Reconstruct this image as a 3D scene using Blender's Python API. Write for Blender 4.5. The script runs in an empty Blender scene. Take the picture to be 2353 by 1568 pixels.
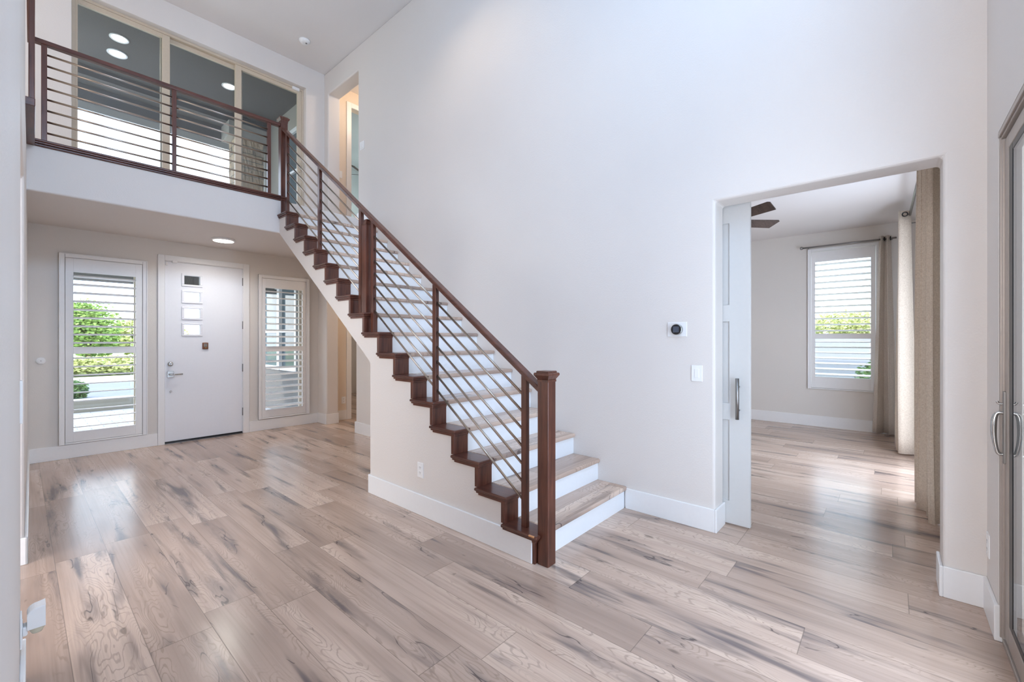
import bpy, bmesh, math, random
from mathutils import Vector, Matrix
random.seed(7)
sc = bpy.context.scene
COL = sc.collection
R = math.radians

# ------------------------------------------------------------------ camera
cam_d = bpy.data.cameras.new('camera')
cam = bpy.data.objects.new('camera', cam_d)
COL.objects.link(cam)
cam.location = (0, 0, 1.38)
cam.rotation_euler = (R(90), 0, R(41.27 - 90))
cam_d.sensor_width = 36
cam_d.lens = 995 / 2353 * 36
cam_d.shift_y = -5 / 2353
cam_d.clip_start = 0.02
cam_d.clip_end = 300
sc.camera = cam

# ------------------------------------------------------------------ colour management
sc.view_settings.view_transform = 'Standard'
sc.view_settings.look = 'None'
sc.view_settings.gamma = 1
sc.view_settings.use_curve_mapping = False
sc.view_settings.exposure = 0.45
sc.cycles.use_denoising = True
sc.cycles.max_bounces = 10
sc.cycles.diffuse_bounces = 6
sc.cycles.glossy_bounces = 4
sc.cycles.transmission_bounces = 6
sc.cycles.transparent_max_bounces = 16
sc.cycles.caustics_reflective = False
sc.cycles.caustics_refractive = False
sc.cycles.sample_clamp_indirect = 6

# ------------------------------------------------------------------ world (hazy bright sky)
w = bpy.data.worlds.new('sky'); sc.world = w; w.use_nodes = True
nt = w.node_tree; nt.nodes.clear()
wo = nt.nodes.new('ShaderNodeOutputWorld'); bg = nt.nodes.new('ShaderNodeBackground')
tc = nt.nodes.new('ShaderNodeTexCoord'); sep = nt.nodes.new('ShaderNodeSeparateXYZ')
mp = nt.nodes.new('ShaderNodeMapping'); mp.inputs['Scale'].default_value = (1, 1, 3)
nz = nt.nodes.new('ShaderNodeTexNoise'); nz.inputs['Scale'].default_value = 2.6; nz.inputs['Detail'].default_value = 5
cr = nt.nodes.new('ShaderNodeValToRGB')
cr.color_ramp.elements[0].position = .38; cr.color_ramp.elements[0].color = (.52, .70, 1.0, 1)
cr.color_ramp.elements[1].position = .62; cr.color_ramp.elements[1].color = (.95, .98, 1.0, 1)
nt.links.new(tc.outputs['Generated'], mp.inputs['Vector']); nt.links.new(mp.outputs[0], nz.inputs['Vector'])
nt.links.new(nz.outputs['Fac'], cr.inputs[0]); nt.links.new(cr.outputs[0], bg.inputs['Color'])
bg.inputs['Strength'].default_value = 4.5
nt.links.new(bg.outputs[0], wo.inputs[0])

# ------------------------------------------------------------------ sun and daylight at the window openings, plus added indoor fills
def light(name, typ, loc, rot, energy, color=(1, 1, 1), **kw):
    d = bpy.data.lights.new(name, typ); d.energy = energy; d.color = color
    for k, v in kw.items(): setattr(d, k, v)
    o = bpy.data.objects.new(name, d); COL.objects.link(o)
    o.location = loc; o.rotation_euler = rot
    return o
sun_dir = Vector((-.75, .22, .62))
light('sun', 'SUN', (-20, 10, 25), sun_dir.to_track_quat('Z', 'Y').to_euler(), 2.6, (1, .95, .86), angle=.01)
COOL = (.68, .80, 1.0)
SKYB = (.55, .71, 1.0)
FACE_Y = (R(90), 0, 0)          # area light shining towards +Y
# rear sliding doors and the high windows above them (behind / beside the camera)
light('daylight_rear_doors', 'AREA', (2.05, -.33, 1.2), FACE_Y, 18, (.50, .70, 1), shape='RECTANGLE', size=.25, size_y=2.1)
light('daylight_high_window', 'AREA', (.6, -.33, 4.3), FACE_Y, 80, (.38, .64, 1.0), shape='RECTANGLE', size=3.0, size_y=.6)
# added fill lights in the unseen great room, no window behind them
light('fill_great_room_far', 'AREA', (-4.2, 3.1, 1.5), (R(90), 0, R(-90)), 78, (.92, .96, 1), shape='RECTANGLE', size=2.0, size_y=2.2)  # added fill, reaches the stair wall through the left opening
light('fill_great_room', 'AREA', (-4.2, 1.0, 2.2), (R(90), 0, R(-90)), 140, (.97, .97, 1), shape='RECTANGLE', size=2.6, size_y=2.6)
light('fill_gallery', 'AREA', (-1.5, 5.9, 4.5), (R(90), 0, R(-90)), 14, (1, .95, .9), shape='RECTANGLE', size=1.2, size_y=1.6)  # added fill on the gallery side for the upper tall wall, no window there
# window wall of the side room, hidden behind its curtains
light('daylight_side_room', 'AREA', (5.75, -.455, 1.25), FACE_Y, 24, COOL, shape='RECTANGLE', size=1.1, size_y=2.2)

# ------------------------------------------------------------------ material helpers
def s2l(r, g, b):
    f = lambda c: (c / 255 / 12.92) if c / 255 <= .04045 else ((c / 255 + .055) / 1.055) ** 2.4
    return (f(r), f(g), f(b), 1)
class N:
    def __init__(s, name):
        s.m = bpy.data.materials.new(name); s.m.use_nodes = True
        s.t = s.m.node_tree; s.b = s.t.nodes['Principled BSDF']; s.out = s.t.nodes['Material Output']
    def n(s, typ, **kw):
        x = s.t.nodes.new(typ)
        for k, v in kw.items(): setattr(x, k, v)
        return x
    def l(s, a, b): s.t.links.new(a, b)
    def val(s, x, v):
        if isinstance(v, (int, float, tuple)): x.default_value = v
        else: s.l(v, x)
    def math(s, op, a, b=0.0, c=0.0, clamp=False):
        x = s.n('ShaderNodeMath', operation=op, use_clamp=clamp)
        for i, v in enumerate((a, b, c)): s.val(x.inputs[i], v)
        return x.outputs[0]
    def noise(s, vec, scale, detail=3, rough=.55, dist=0, col=False):
        x = s.n('ShaderNodeTexNoise'); x.inputs['Scale'].default_value = scale; x.inputs['Detail'].default_value = detail
        x.inputs['Roughness'].default_value = rough; x.inputs['Distortion'].default_value = dist
        s.l(vec, x.inputs['Vector']); return x.outputs['Color' if col else 'Fac']
    def ramp(s, fac, stops):
        x = s.n('ShaderNodeValToRGB'); e = x.color_ramp.elements
        while len(e) < len(stops): e.new(.5)
        for i, (p, c) in enumerate(stops): e[i].position = p; e[i].color = c if len(c) == 4 else (*c, 1)
        s.l(fac, x.inputs[0]); return x.outputs[0]
    def mix(s, fac, a, b, blend='MIX'):
        x = s.n('ShaderNodeMix', data_type='RGBA', blend_type=blend)
        s.val(x.inputs[0], fac); s.val(x.inputs[6], a); s.val(x.inputs[7], b); return x.outputs[2]
    def sm(s, v, a, b):
        x = s.n('ShaderNodeMapRange', interpolation_type='SMOOTHSTEP')
        s.val(x.inputs[0], v); x.inputs[1].default_value = a; x.inputs[2].default_value = b; return x.outputs[0]
    def comb(s, x, y, z):
        c = s.n('ShaderNodeCombineXYZ')
        for i, v in enumerate((x, y, z)): s.val(c.inputs[i], v)
        return c.outputs[0]
    def pos(s):
        g = s.n('ShaderNodeNewGeometry'); p = s.n('ShaderNodeSeparateXYZ'); s.l(g.outputs['Position'], p.inputs[0])
        return g.outputs['Position'], p.outputs
    def obj(s):
        return s.n('ShaderNodeTexCoord').outputs['Object']
    def bump(s, h, strength=.2, dist=.01):
        x = s.n('ShaderNodeBump'); x.inputs['Strength'].default_value = strength; x.inputs['Distance'].default_value = dist
        s.l(h, x.inputs['Height']); s.l(x.outputs[0], s.b.inputs['Normal'])
    def set(s, **kw):
        for k, v in kw.items(): s.val(s.b.inputs[k], v)
        return s

def paint(name, c, rough=.6, bump=.12, scale=90):
    m = N(name); m.set(**{'Roughness': rough, 'Specular IOR Level': .3})
    p, _ = m.pos()
    nz = m.noise(p, scale, 2); big = m.noise(p, .8, 2)
    m.l(m.mix(m.sm(big, .3, .7), c, tuple(x * .97 for x in c[:3]) + (1,)), m.b.inputs['Base Color'])
    m.bump(m.sm(nz, .4, .75), bump, .004)
    return m.m
def plain(name, c, rough=.5, metal=0.0, nscale=40, var=.06, **kw):
    m = N(name); m.set(**{'Roughness': rough, 'Metallic': metal, **kw})
    nz = m.noise(m.obj(), nscale, 3)
    m.l(m.mix(nz, tuple(x * (1 - var) for x in c[:3]) + (1,), tuple(min(1, x * (1 + var)) for x in c[:3]) + (1,)), m.b.inputs['Base Color'])
    return m.m
def emit(name, c, strength):
    m = N(name); e = m.n('ShaderNodeEmission'); e.inputs[0].default_value = c; e.inputs[1].default_value = strength
    m.l(e.outputs[0], m.out.inputs[0]); return m.m
def wood(name, dark, lite, rough=.28, axis=2, spec=.5):
    m = N(name); m.set(**{'Roughness': rough, 'Specular IOR Level': spec})
    mp = m.n('ShaderNodeMapping'); sc_ = [26, 26, 26]; sc_[axis] = 2.2; mp.inputs['Scale'].default_value = sc_
    m.l(m.obj(), mp.inputs['Vector'])
    a = m.noise(mp.outputs[0], 1.6, 5, .6, .6); b = m.noise(m.obj(), 5, 2)
    f = m.math('ADD', m.math('MULTIPLY', a, .7), m.math('MULTIPLY', b, .3))
    m.l(m.ramp(f, [(.3, dark), (.72, lite)]), m.b.inputs['Base Color'])
    m.bump(a, .05, .003); return m.m
def glass(name, tint=(.97, .985, .98, 1), f0=.04):
    m = N(name); m.t.nodes.remove(m.b)
    tr = m.n('ShaderNodeBsdfTransparent'); tr.inputs[0].default_value = tint
    gl = m.n('ShaderNodeBsdfGlossy'); gl.inputs['Roughness'].default_value = .0
    lw = m.n('ShaderNodeLayerWeight'); lw.inputs[0].default_value = .5
    p = m.math('POWER', lw.outputs['Facing'], 5); f = m.math('MULTIPLY_ADD', p, 1 - f0, f0)
    mx = m.n('ShaderNodeMixShader'); m.l(f, mx.inputs[0]); m.l(tr.outputs[0], mx.inputs[1]); m.l(gl.outputs[0], mx.inputs[2])
    m.l(mx.outputs[0], m.out.inputs[0]); return m.m
def planks(name, wid, ln, along='Y', off=0.147, rough=.20, stain=1.0):
    m = N(name); p, xyz = m.pos()
    u_, v_ = (xyz[0], xyz[1]) if along == 'Y' else (xyz[1], xyz[0])
    z_ = xyz[2]
    u = m.math('DIVIDE', m.math('SUBTRACT', u_, off), wid)
    row = m.math('FLOOR', u); fu = m.math('SUBTRACT', u, row)
    w1 = m.n('ShaderNodeTexWhiteNoise', noise_dimensions='1D'); m.l(row, w1.inputs['W'])
    v = m.math('ADD', m.math('DIVIDE', v_, ln), m.math('MULTIPLY', w1.outputs['Value'], 9.37))
    col = m.math('FLOOR', v); fv = m.math('SUBTRACT', v, col)
    w2 = m.n('ShaderNodeTexWhiteNoise', noise_dimensions='3D')
    m.l(m.comb(row, col, m.math('FLOOR', m.math('MULTIPLY', z_, 5.0))), w2.inputs['Vector'])
    rid = w2.outputs['Value']
    idz = m.math('MULTIPLY', rid, 61.0)
    # fine grain, smoky streaks, cathedral figure
    g1 = m.noise(m.comb(m.math('MULTIPLY', u_, 70), m.math('MULTIPLY', v_, 1.3), idz), 1, 4, .6)
    broad = m.noise(m.comb(m.math('MULTIPLY', u_, 7.5), m.math('MULTIPLY', v_, .95), idz), 1, 2, .5, .25)
    smoke = m.noise(m.comb(m.math('MULTIPLY', u_, 11), m.math('MULTIPLY', v_, 1.15), m.math('ADD', idz, 20)), 1, 3, .5, .3)
    fig = m.noise(m.comb(m.math('MULTIPLY', u_, 6.0), m.math('MULTIPLY', v_, 1.5), m.math('ADD', idz, 7)), 1, 2.5, .5, .2)
    ring = m.math('SINE', m.math('ADD', m.math('MULTIPLY', fig, 190.0), m.math('MULTIPLY', g1, 5.0)))
    ringm = m.math('MULTIPLY', m.sm(ring, .5, 1.0), m.sm(broad, .45, .62))
    base = m.ramp(m.math('ADD', m.math('MULTIPLY', broad, .65), m.math('MULTIPLY', rid, .35)),
                  [(.25, s2l(164, 141, 127)), (.5, s2l(197, 172, 155)), (.72, s2l(221, 197, 179))])
    c = m.mix(m.math('MULTIPLY', m.sm(g1, .40, .76), .36), base, s2l(140, 120, 106))
    c = m.mix(m.math('MULTIPLY', ringm, .36), c, s2l(118, 98, 84))
    c = m.mix(m.math('MULTIPLY', m.sm(smoke, .525, .73), .88 * stain), c, s2l(98, 88, 88))
    ck = m.noise(m.comb(m.math('MULTIPLY', u_, 7), m.math('MULTIPLY', v_, 1.1), m.math('ADD', idz, 48)), 1, 3, .5)
    crack = m.math('MULTIPLY', m.sm(m.math('ABSOLUTE', m.math('SUBTRACT', ck, .5)), .007, .002), m.sm(smoke, .54, .62))
    c = m.mix(m.math('MULTIPLY', crack, .75), c, s2l(70, 60, 58))
    knot = m.noise(m.comb(m.math('MULTIPLY', u_, 16), m.math('MULTIPLY', v_, 5), m.math('ADD', idz, 33)), 1, 1, .4)
    c = m.mix(m.math('MULTIPLY', m.sm(knot, .77, .82), .6), c, s2l(84, 68, 58))
    su = m.math('MINIMUM', m.sm(fu, .0, .012), m.sm(m.math('SUBTRACT', 1.0, fu), .0, .012))
    sv = m.math('MINIMUM', m.sm(fv, .0, .0022), m.sm(m.math('SUBTRACT', 1.0, fv), .0, .0022))
    seam = m.math('MINIMUM', su, sv)
    c = m.mix(m.math('MULTIPLY', m.math('SUBTRACT', 1.0, seam), .6), c, s2l(92, 78, 70))
    m.l(c, m.b.inputs['Base Color'])
    m.set(**{'Roughness': m.math('MULTIPLY_ADD', g1, .05, rough), 'Specular IOR Level': .65})
    h = m.math('SUBTRACT', m.math('MULTIPLY', seam, 1.0), m.math('MULTIPLY', ringm, .2))
    m.bump(h, .06, .003); return m.m

M = {}
M['wall'] = paint('wall_paint', s2l(226, 220, 215))
M['wall_warm'] = paint('wall_paint_warm', s2l(225, 220, 214))
M['ceil'] = paint('ceiling_paint', s2l(230, 226, 224), .7)
M['trim'] = plain('trim_white', s2l(238, 238, 238), .35, var=.02)
M['door'] = plain('door_white', s2l(236, 238, 243), .4, var=.02)
M['door_grey'] = plain('door_offwhite', s2l(206, 205, 203), .4, var=.02)
M['riser'] = plain('riser_white', s2l(240, 243, 246), .35, var=.02)
M['floor'] = planks('floor_oak_planks', .233, 1.52, 'Y')
M['tread'] = planks('tread_oak', .19, 1.7, 'X', off=.05, stain=.7)
M['dark'] = wood('dark_stained_wood', s2l(60, 31, 25), s2l(116, 70, 54))
M['dark_y'] = wood('dark_stained_wood_rail', s2l(60, 31, 25), s2l(116, 70, 54), axis=1)
M['dark_x'] = wood('dark_stained_wood_across', s2l(58, 30, 25), s2l(112, 66, 52), axis=0)
M['bare'] = plain('bare_chipped_wood', s2l(206, 150, 104), .7)
M['nickel'] = plain('satin_nickel', s2l(176, 164, 152), .28, 1.0, var=.03)
M['steel'] = plain('brushed_steel', s2l(150, 148, 146), .35, 1.0, var=.03)
M['chrome'] = plain('polished_nickel', s2l(190, 190, 188), .14, 1.0, var=.02)
M['hinge'] = plain('hinge_metal', s2l(132, 130, 130), .4, .9)
M['greige'] = plain('greige_frame', s2l(206, 191, 170), .45)
M['alu'] = plain('bronze_grey_frame', s2l(172, 162, 154), .38, .4)
M['gasket'] = plain('black_gasket', s2l(16, 17, 20), .35)
M['black'] = plain('black_plastic', s2l(18, 18, 20), .3)
M['plastic'] = plain('white_plastic', s2l(240, 240, 240), .3, var=.01)
M['clear'] = plain('frosted_lens', s2l(214, 210, 190), .15)
M['bronze'] = plain('bronze_metal', s2l(126, 84, 64), .35, .7)
M['brass'] = plain('brass_metal', s2l(170, 130, 84), .3, .8)
M['glass'] = glass('clear_glass')
M['glass_tint'] = glass('tinted_glass', (.84, .87, .89, 1), .05)
M['glass_dark'] = plain('dark_window_glass', s2l(84, 98, 106), .05, 0, var=.05, **{'Specular IOR Level': .25})
M['curtain'] = None
def fabric(name, a, b):
    m = N(name); m.set(**{'Roughness': .95, 'Specular IOR Level': .1, 'Sheen Weight': .3})
    mp = m.n('ShaderNodeMapping'); mp.inputs['Scale'].default_value = (420, 420, 60); m.l(m.obj(), mp.inputs['Vector'])
    mq = m.n('ShaderNodeMapping'); mq.inputs['Scale'].default_value = (60, 60, 420); m.l(m.obj(), mq.inputs['Vector'])
    f = m.math('MULTIPLY', m.math('ADD', m.noise(mp.outputs[0], 1, 2), m.noise(mq.outputs[0], 1, 2)), .5)
    m.l(m.ramp(f, [(.35, a), (.65, b)]), m.b.inputs['Base Color']); m.bump(f, .2, .003)
    return m.m
M['curtain'] = fabric('taupe_linen', s2l(200, 184, 166), s2l(238, 226, 210))
M['curtain_grey'] = fabric('grey_linen', s2l(184, 172, 160), s2l(222, 212, 200))
M['blade'] = wood('fan_blade_wood', s2l(50, 40, 38), s2l(104, 86, 78), .5, axis=0)
M['fan'] = plain('fan_metal', s2l(88, 80, 76), .35, .8)
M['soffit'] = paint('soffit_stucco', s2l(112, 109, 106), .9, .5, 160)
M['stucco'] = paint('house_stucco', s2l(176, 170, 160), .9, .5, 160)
M['lampface'] = emit('lamp_face', (1, .93, .82, 1), 9)
M['tealroom'] = paint('upper_room_paint', s2l(186, 192, 194))
M['hall'] = paint('hall_paint', s2l(230, 216, 200))
def stone():
    m = N('ledge_stone'); p, xyz = m.pos()
    b = m.n('ShaderNodeTexBrick'); b.inputs['Scale'].default_value = 1
    b.inputs['Brick Width'].default_value = .34; b.inputs['Row Height'].default_value = .13; b.inputs['Mortar Size'].default_value = .008
    b.inputs['Color1'].default_value = s2l(186, 158, 126); b.inputs['Color2'].default_value = s2l(150, 130, 108); b.inputs['Mortar'].default_value = s2l(62, 56, 50)
    m.l(m.comb(m.math('ADD', xyz[0], xyz[1]), xyz[2], 0.0), b.inputs['Vector'])
    nz = m.noise(p, 22, 4)
    m.l(m.mix(m.math('MULTIPLY', nz, .5), b.outputs['Color'], s2l(214, 204, 188)), m.b.inputs['Base Color'])
    m.set(Roughness=.9); m.bump(nz, .8, .02); return m.m
M['stone'] = stone()
def pavers():
    m = N('grey_pavers'); p, xyz = m.pos()
    b = m.n('ShaderNodeTexBrick'); b.inputs['Scale'].default_value = 1
    b.inputs['Brick Width'].default_value = .30; b.inputs['Row Height'].default_value = .16; b.inputs['Mortar Size'].default_value = .006
    b.inputs['Color1'].default_value = s2l(160, 160, 166); b.inputs['Color2'].default_value = s2l(138, 140, 148); b.inputs['Mortar'].default_value = s2l(110, 112, 118)
    m.l(m.comb(xyz[0], xyz[1], 0.0), b.inputs['Vector']); m.l(b.outputs['Color'], m.b.inputs['Base Color']); m.set(Roughness=.9); return m.m
M['pavers'] = pavers()
M['asphalt'] = paint('asphalt', s2l(108, 112, 124), .9, .3, 200)
M['concrete'] = paint('concrete', s2l(214, 210, 202), .9, .2, 120)
M['ledge'] = paint('ledge_stucco', s2l(150, 146, 134), .9, .3, 120)
def leaf(name, a, b):
    m = N(name); m.set(Roughness=.7)
    m.l(m.ramp(m.noise(m.obj(), 7, 3), [(.3, a), (.7, b)]), m.b.inputs['Base Color']); return m.m
M['leaf1'] = leaf('leaf_green', s2l(84, 122, 56), s2l(166, 190, 100))
M['leaf2'] = leaf('leaf_pale', s2l(140, 154, 92), s2l(218, 216, 150))
M['leaf3'] = leaf('leaf_deep', s2l(50, 84, 44), s2l(108, 140, 76))
M['grass'] = leaf('lawn_green', s2l(106, 128, 70), s2l(150, 166, 96))
M['bark'] = plain('bark', s2l(92, 78, 64), .9)
M['block'] = paint('block_wall', s2l(150, 152, 166), .9, .3, 60)

# ------------------------------------------------------------------ geometry helpers
class B:
    """collects shapes and links them as ONE mesh object"""
    def __init__(s): s.bm = bmesh.new()
    def box(s, x0, x1, y0, y1, z0, z1, bev=0, seg=2, taper=0):
        r = bmesh.ops.create_cube(s.bm, size=1)
        vs = r['verts']
        for v in vs:
            k = 1 - taper if v.co.z > 0 else 1
            v.co = Vector(((x0 + x1) / 2 + v.co.x * (x1 - x0) * k, (y0 + y1) / 2 + v.co.y * (y1 - y0) * k, (z0 + z1) / 2 + v.co.z * (z1 - z0)))
        if bev:
            es = list({e for v in vs for e in v.link_edges})
            bmesh.ops.bevel(s.bm, geom=es, offset=bev, segments=seg, profile=.5, affect='EDGES', clamp_overlap=True)
        return s
    def prism(s, pts, axis, a0, a1, bev=0):
        """polygon pts (2D) extruded along axis from a0 to a1"""
        def mk(p, a):
            return {'x': (a, p[0], p[1]), 'y': (p[0], a, p[1]), 'z': (p[0], p[1], a)}[axis]
        v0 = [s.bm.verts.new(mk(p, a0)) for p in pts]; v1 = [s.bm.verts.new(mk(p, a1)) for p in pts]
        n = len(pts); fs = [s.bm.faces.new(v0), s.bm.faces.new(v1[::-1])]
        for i in range(n): fs.append(s.bm.faces.new((v0[i], v1[i], v1[(i + 1) % n], v0[(i + 1) % n])))
        bmesh.ops.recalc_face_normals(s.bm, faces=fs)
        if bev:
            es = list({e for f in fs[:2] for e in f.edges})
            bmesh.ops.bevel(s.bm, geom=es, offset=bev, segments=2, profile=.5, affect='EDGES', clamp_overlap=True)
        return s
    def tube(s, pts, r, n=10, radii=None, caps=True):
        pts = [Vector(p) for p in pts]; rings = []; q = pd = None
        for i, p in enumerate(pts):
            d = (pts[min(i + 1, len(pts) - 1)] - pts[max(i - 1, 0)]).normalized()
            q = d.to_track_quat('Z', 'Y') if q is None else pd.rotation_difference(d) @ q
            pd = d; rr = radii[i] if radii else r
            rings.append([s.bm.verts.new(p + q @ Vector((rr * math.cos(2 * math.pi * k / n), rr * math.sin(2 * math.pi * k / n), 0))) for k in range(n)])
        for a, b in zip(rings, rings[1:]):
            for k in range(n):
                f = s.bm.faces.new((a[k], a[(k + 1) % n], b[(k + 1) % n], b[k])); f.smooth = True
        if caps:
            s.bm.faces.new(rings[0][::-1]); s.bm.faces.new(rings[-1])
        return s
    def lathe(s, prof, c, axis=(0, 0, 1), n=32, square=False, rot=0):
        """prof = [(radius, height)...]; square -> mitred square section"""
        q = Vector(axis).to_track_quat('Z', 'Y'); c = Vector(c); rings = []
        n = 4 if square else n
        for r, h in prof:
            ring = []
            for k in range(n):
                a = 2 * math.pi * k / n + (math.pi / 4 if square else 0) + rot
                rr = r * math.sqrt(2) if square else r
                ring.append(s.bm.verts.new(c + q @ Vector((rr * math.cos(a), rr * math.sin(a), h))))
            rings.append(ring)
        for a, b in zip(rings, rings[1:]):
            for k in range(n):
                f = s.bm.faces.new((a[k], a[(k + 1) % n], b[(k + 1) % n], b[k])); f.smooth = not square
        s.bm.faces.new(rings[0][::-1]); s.bm.faces.new(rings[-1])
        return s
    def wall(s, axis, a0, a1, us, zs, hole):
        """slab with rectangular openings. axis 'x': plane X in a0..a1, u=Y; axis 'y': plane Y, u=X. hole(u,z)->True"""
        us = sorted(set(us)); zs = sorted(set(zs)); cache = {}
        def V(a, u, z):
            k = (round(a, 5), round(u, 5), round(z, 5))
            if k not in cache: cache[k] = s.bm.verts.new((a, u, z) if axis == 'x' else (u, a, z))
            return cache[k]
        solid = lambda i, j: 0 <= i < len(us) - 1 and 0 <= j < len(zs) - 1 and not hole((us[i] + us[i + 1]) / 2, (zs[j] + zs[j + 1]) / 2)
        fs = []
        for i in range(len(us) - 1):
            for j in range(len(zs) - 1):
                if not solid(i, j): continue
                u0, u1, z0, z1 = us[i], us[i + 1], zs[j], zs[j + 1]
                for a in (a0, a1): fs.append(s.bm.faces.new([V(a, u0, z0), V(a, u1, z0), V(a, u1, z1), V(a, u0, z1)]))
                for di, dj, e in ((-1, 0, ((u0, z0), (u0, z1))), (1, 0, ((u1, z0), (u1, z1))), (0, -1, ((u0, z0), (u1, z0))), (0, 1, ((u0, z1), (u1, z1)))):
                    if not solid(i + di, j + dj):
                        (ua, za), (ub, zb) = e
                        fs.append(s.bm.faces.new([V(a0, ua, za), V(a1, ua, za), V(a1, ub, zb), V(a0, ub, zb)]))
        bmesh.ops.recalc_face_normals(s.bm, faces=fs)
        return s
    def xf(s, mat, start=0):
        bmesh.ops.transform(s.bm, matrix=mat, verts=list(s.bm.verts)[start:]); return s
    def done(s, name, mat, parent=None, smooth=False, bevel=0, kind=None, label=None, cat=None, group=None, seg=2):
        me = bpy.data.meshes.new(name); bm = s.bm
        xs = [v.co for v in bm.verts]
        lo = Vector([min(c[i] for c in xs) for i in range(3)]); hi = Vector([max(c[i] for c in xs) for i in range(3)])
        o_ = Vector(((lo.x + hi.x) / 2, (lo.y + hi.y) / 2, lo.z))
        for v in bm.verts: v.co -= o_
        if smooth:
            for f in bm.faces: f.smooth = True
        bm.to_mesh(me); bm.free()
        o = bpy.data.objects.new(name, me); COL.objects.link(o); o.location = o_
        me.materials.append(mat if not isinstance(mat, str) else M[mat])
        if bevel:
            b = o.modifiers.new('bevel', 'BEVEL'); b.width = bevel; b.segments = seg; b.limit_method = 'ANGLE'; b.angle_limit = R(40)
        if parent is not None:
            o.parent = parent; o.matrix_parent_inverse = world_inv(parent)
        tag(o, label, cat, group, kind)
        return o
def world_inv(o):
    m = Matrix.LocRotScale(o.location, o.rotation_euler, o.scale)
    if o.parent: m = WM[o.name] if o.name in WM else m
    return m.inverted()
WM = {}
def tag(o, label=None, cat=None, group=None, kind=None):
    if label: o['label'] = label
    if cat: o['category'] = cat
    if group: o['group'] = group
    if kind: o['kind'] = kind
    return o
def thing(name, loc, label=None, cat=None, group=None, kind=None):
    o = bpy.data.objects.new(name, None); COL.objects.link(o); o.location = loc; o.empty_display_size = .1
    return tag(o, label, cat, group, kind)
def dup(o, offset, label=None, parent=None):
    c = o.copy(); COL.objects.link(c)
    if parent is not None: c.parent = parent
    else: c.location = o.location + Vector(offset)
    if label: c['label'] = label
    for ch in o.children: dup(ch, (0, 0, 0), None, c)
    return c
ST = 'structure'

# ================================================================== THE SHELL
WX, SX, FY, UY, DY, RY = 3.27, 2.083, 5.57, 6.91, 7.14, -.366
CZ, LZ, HZ = 5.66, 3.06, 2.69       # great ceiling, loft floor, low ceiling
B().box(-5.2, 9.0, -.9, 7.34, -.12, 0).done('floor', 'floor', kind=ST)
B().box(-5.2, WX + .2, -.9, 7.3, CZ, CZ + .15).done('ceiling', 'ceil', kind=ST)
# big wall on the right, with the wide doorway and the two hall openings
H = [(-.205, .947, 0, 2.36), (5.92, 6.84, 0, 2.42), (5.86, 6.79, LZ, 5.30)]
inh = lambda hs: (lambda u, z: any(a < u < b and c < z < d for a, b, c, d in hs))
B().wall('x', WX, WX + .2, [RY - .15, 7.34] + [h for q in H for h in q[:2]], [0, CZ] + [h for q in H for h in q[2:]], inh(H)).done('wall_right', 'wall', bevel=.018, kind=ST, seg=3)
# front wall with entry door and two sidelights
HD = [(.372, 1.013, .19, 2.305), (1.255, 2.165, 0, 2.405), (2.425, 3.06, .2, 2.29)]
B().wall('y', DY, DY + .2, [-1.6, WX] + [h for q in HD for h in q[:2]], [0, 2.75] + [h for q in HD for h in q[2:]], inh(HD)).done('wall_front', 'wall_warm', kind=ST)
# loft slab with its fascia, low ceiling under it
B().box(-1.6, WX, FY, 7.34, HZ - .03, LZ).done('wall_fascia', 'wall', bevel=.015, kind=ST, seg=3)
# upper front wall with the sliding glass door opening
HU = [(.392, 2.975, LZ + .01, 5.315)]
B().wall('y', UY, UY + .24, [-1.6, WX, .392, 2.975], [LZ, CZ, LZ + .01, 5.315], inh(HU)).done('wall_loft', 'wall', bevel=.015, kind=ST, seg=3)
# left wall: near piece, opening, far piece, open gallery above
HL = [(2.63, 3.99, 0, 2.37), (4.62, 7.2, LZ, CZ)]
lw_ = B().wall('x', -.25, -.03, [.5, 2.63, 3.99, 4.62, 7.14], [0, 2.37, LZ, CZ], inh(HL))
lw_.xf(Matrix.Rotation(-math.atan(.0133), 4, 'Z')); lw_.done('wall_left', 'wall', bevel=.02, kind=ST, seg=3)
# rear wall with sliding door opening and high windows, great-room shell
HR = [(1.9, 2.955, 0, 2.325), (-.9, 2.1, 4.0, 4.6)]
B().wall('y', RY - .13, RY, [-5.2, WX, 1.9, 2.955, -.9, 2.1], [0, CZ, 2.325, 4.0, 4.6], inh(HR)).done('wall_rear', 'wall', kind=ST)
B().box(-5.2, -5.05, RY, 5.0, 0, CZ).done('wall_great_room', 'wall', kind=ST)
B().box(-5.2, -.25, 5.0, 5.15, 0, CZ).done('wall_great_room_side', 'wall', kind=ST)
B().box(-1.75, -1.6, 5.15, 7.3, LZ, CZ).done('wall_gallery', 'wall', kind=ST)
# side room on the right
B().box(8.3, 8.45, -.6, .15, 0, 3.1).box(8.3, 8.45, 1.0, 4.0, 0, 3.1).box(8.3, 8.45, .15, 1.0, 0, .62).box(8.3, 8.45, .15, 1.0, 2.76, 3.1).done('wall_side_room', 'wall_warm', kind=ST)
HS = [(5.1, 6.45, 0, 2.4)]
B().wall('y', -.6, -.45, [WX + .2, 8.45, 5.1, 6.45], [0, 3.1, 2.4], inh(HS)).done('wall_side_room_window', 'wall_warm', kind=ST)
B().box(WX + .2, 8.45, 4.0, 4.15, 0, 3.1).done('wall_side_room_end', 'wall_warm', kind=ST)
B().box(WX + .2, 8.45, -.6, 4.15, 3.05, 3.2).done('ceiling_side_room', 'ceil', kind=ST)
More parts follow.
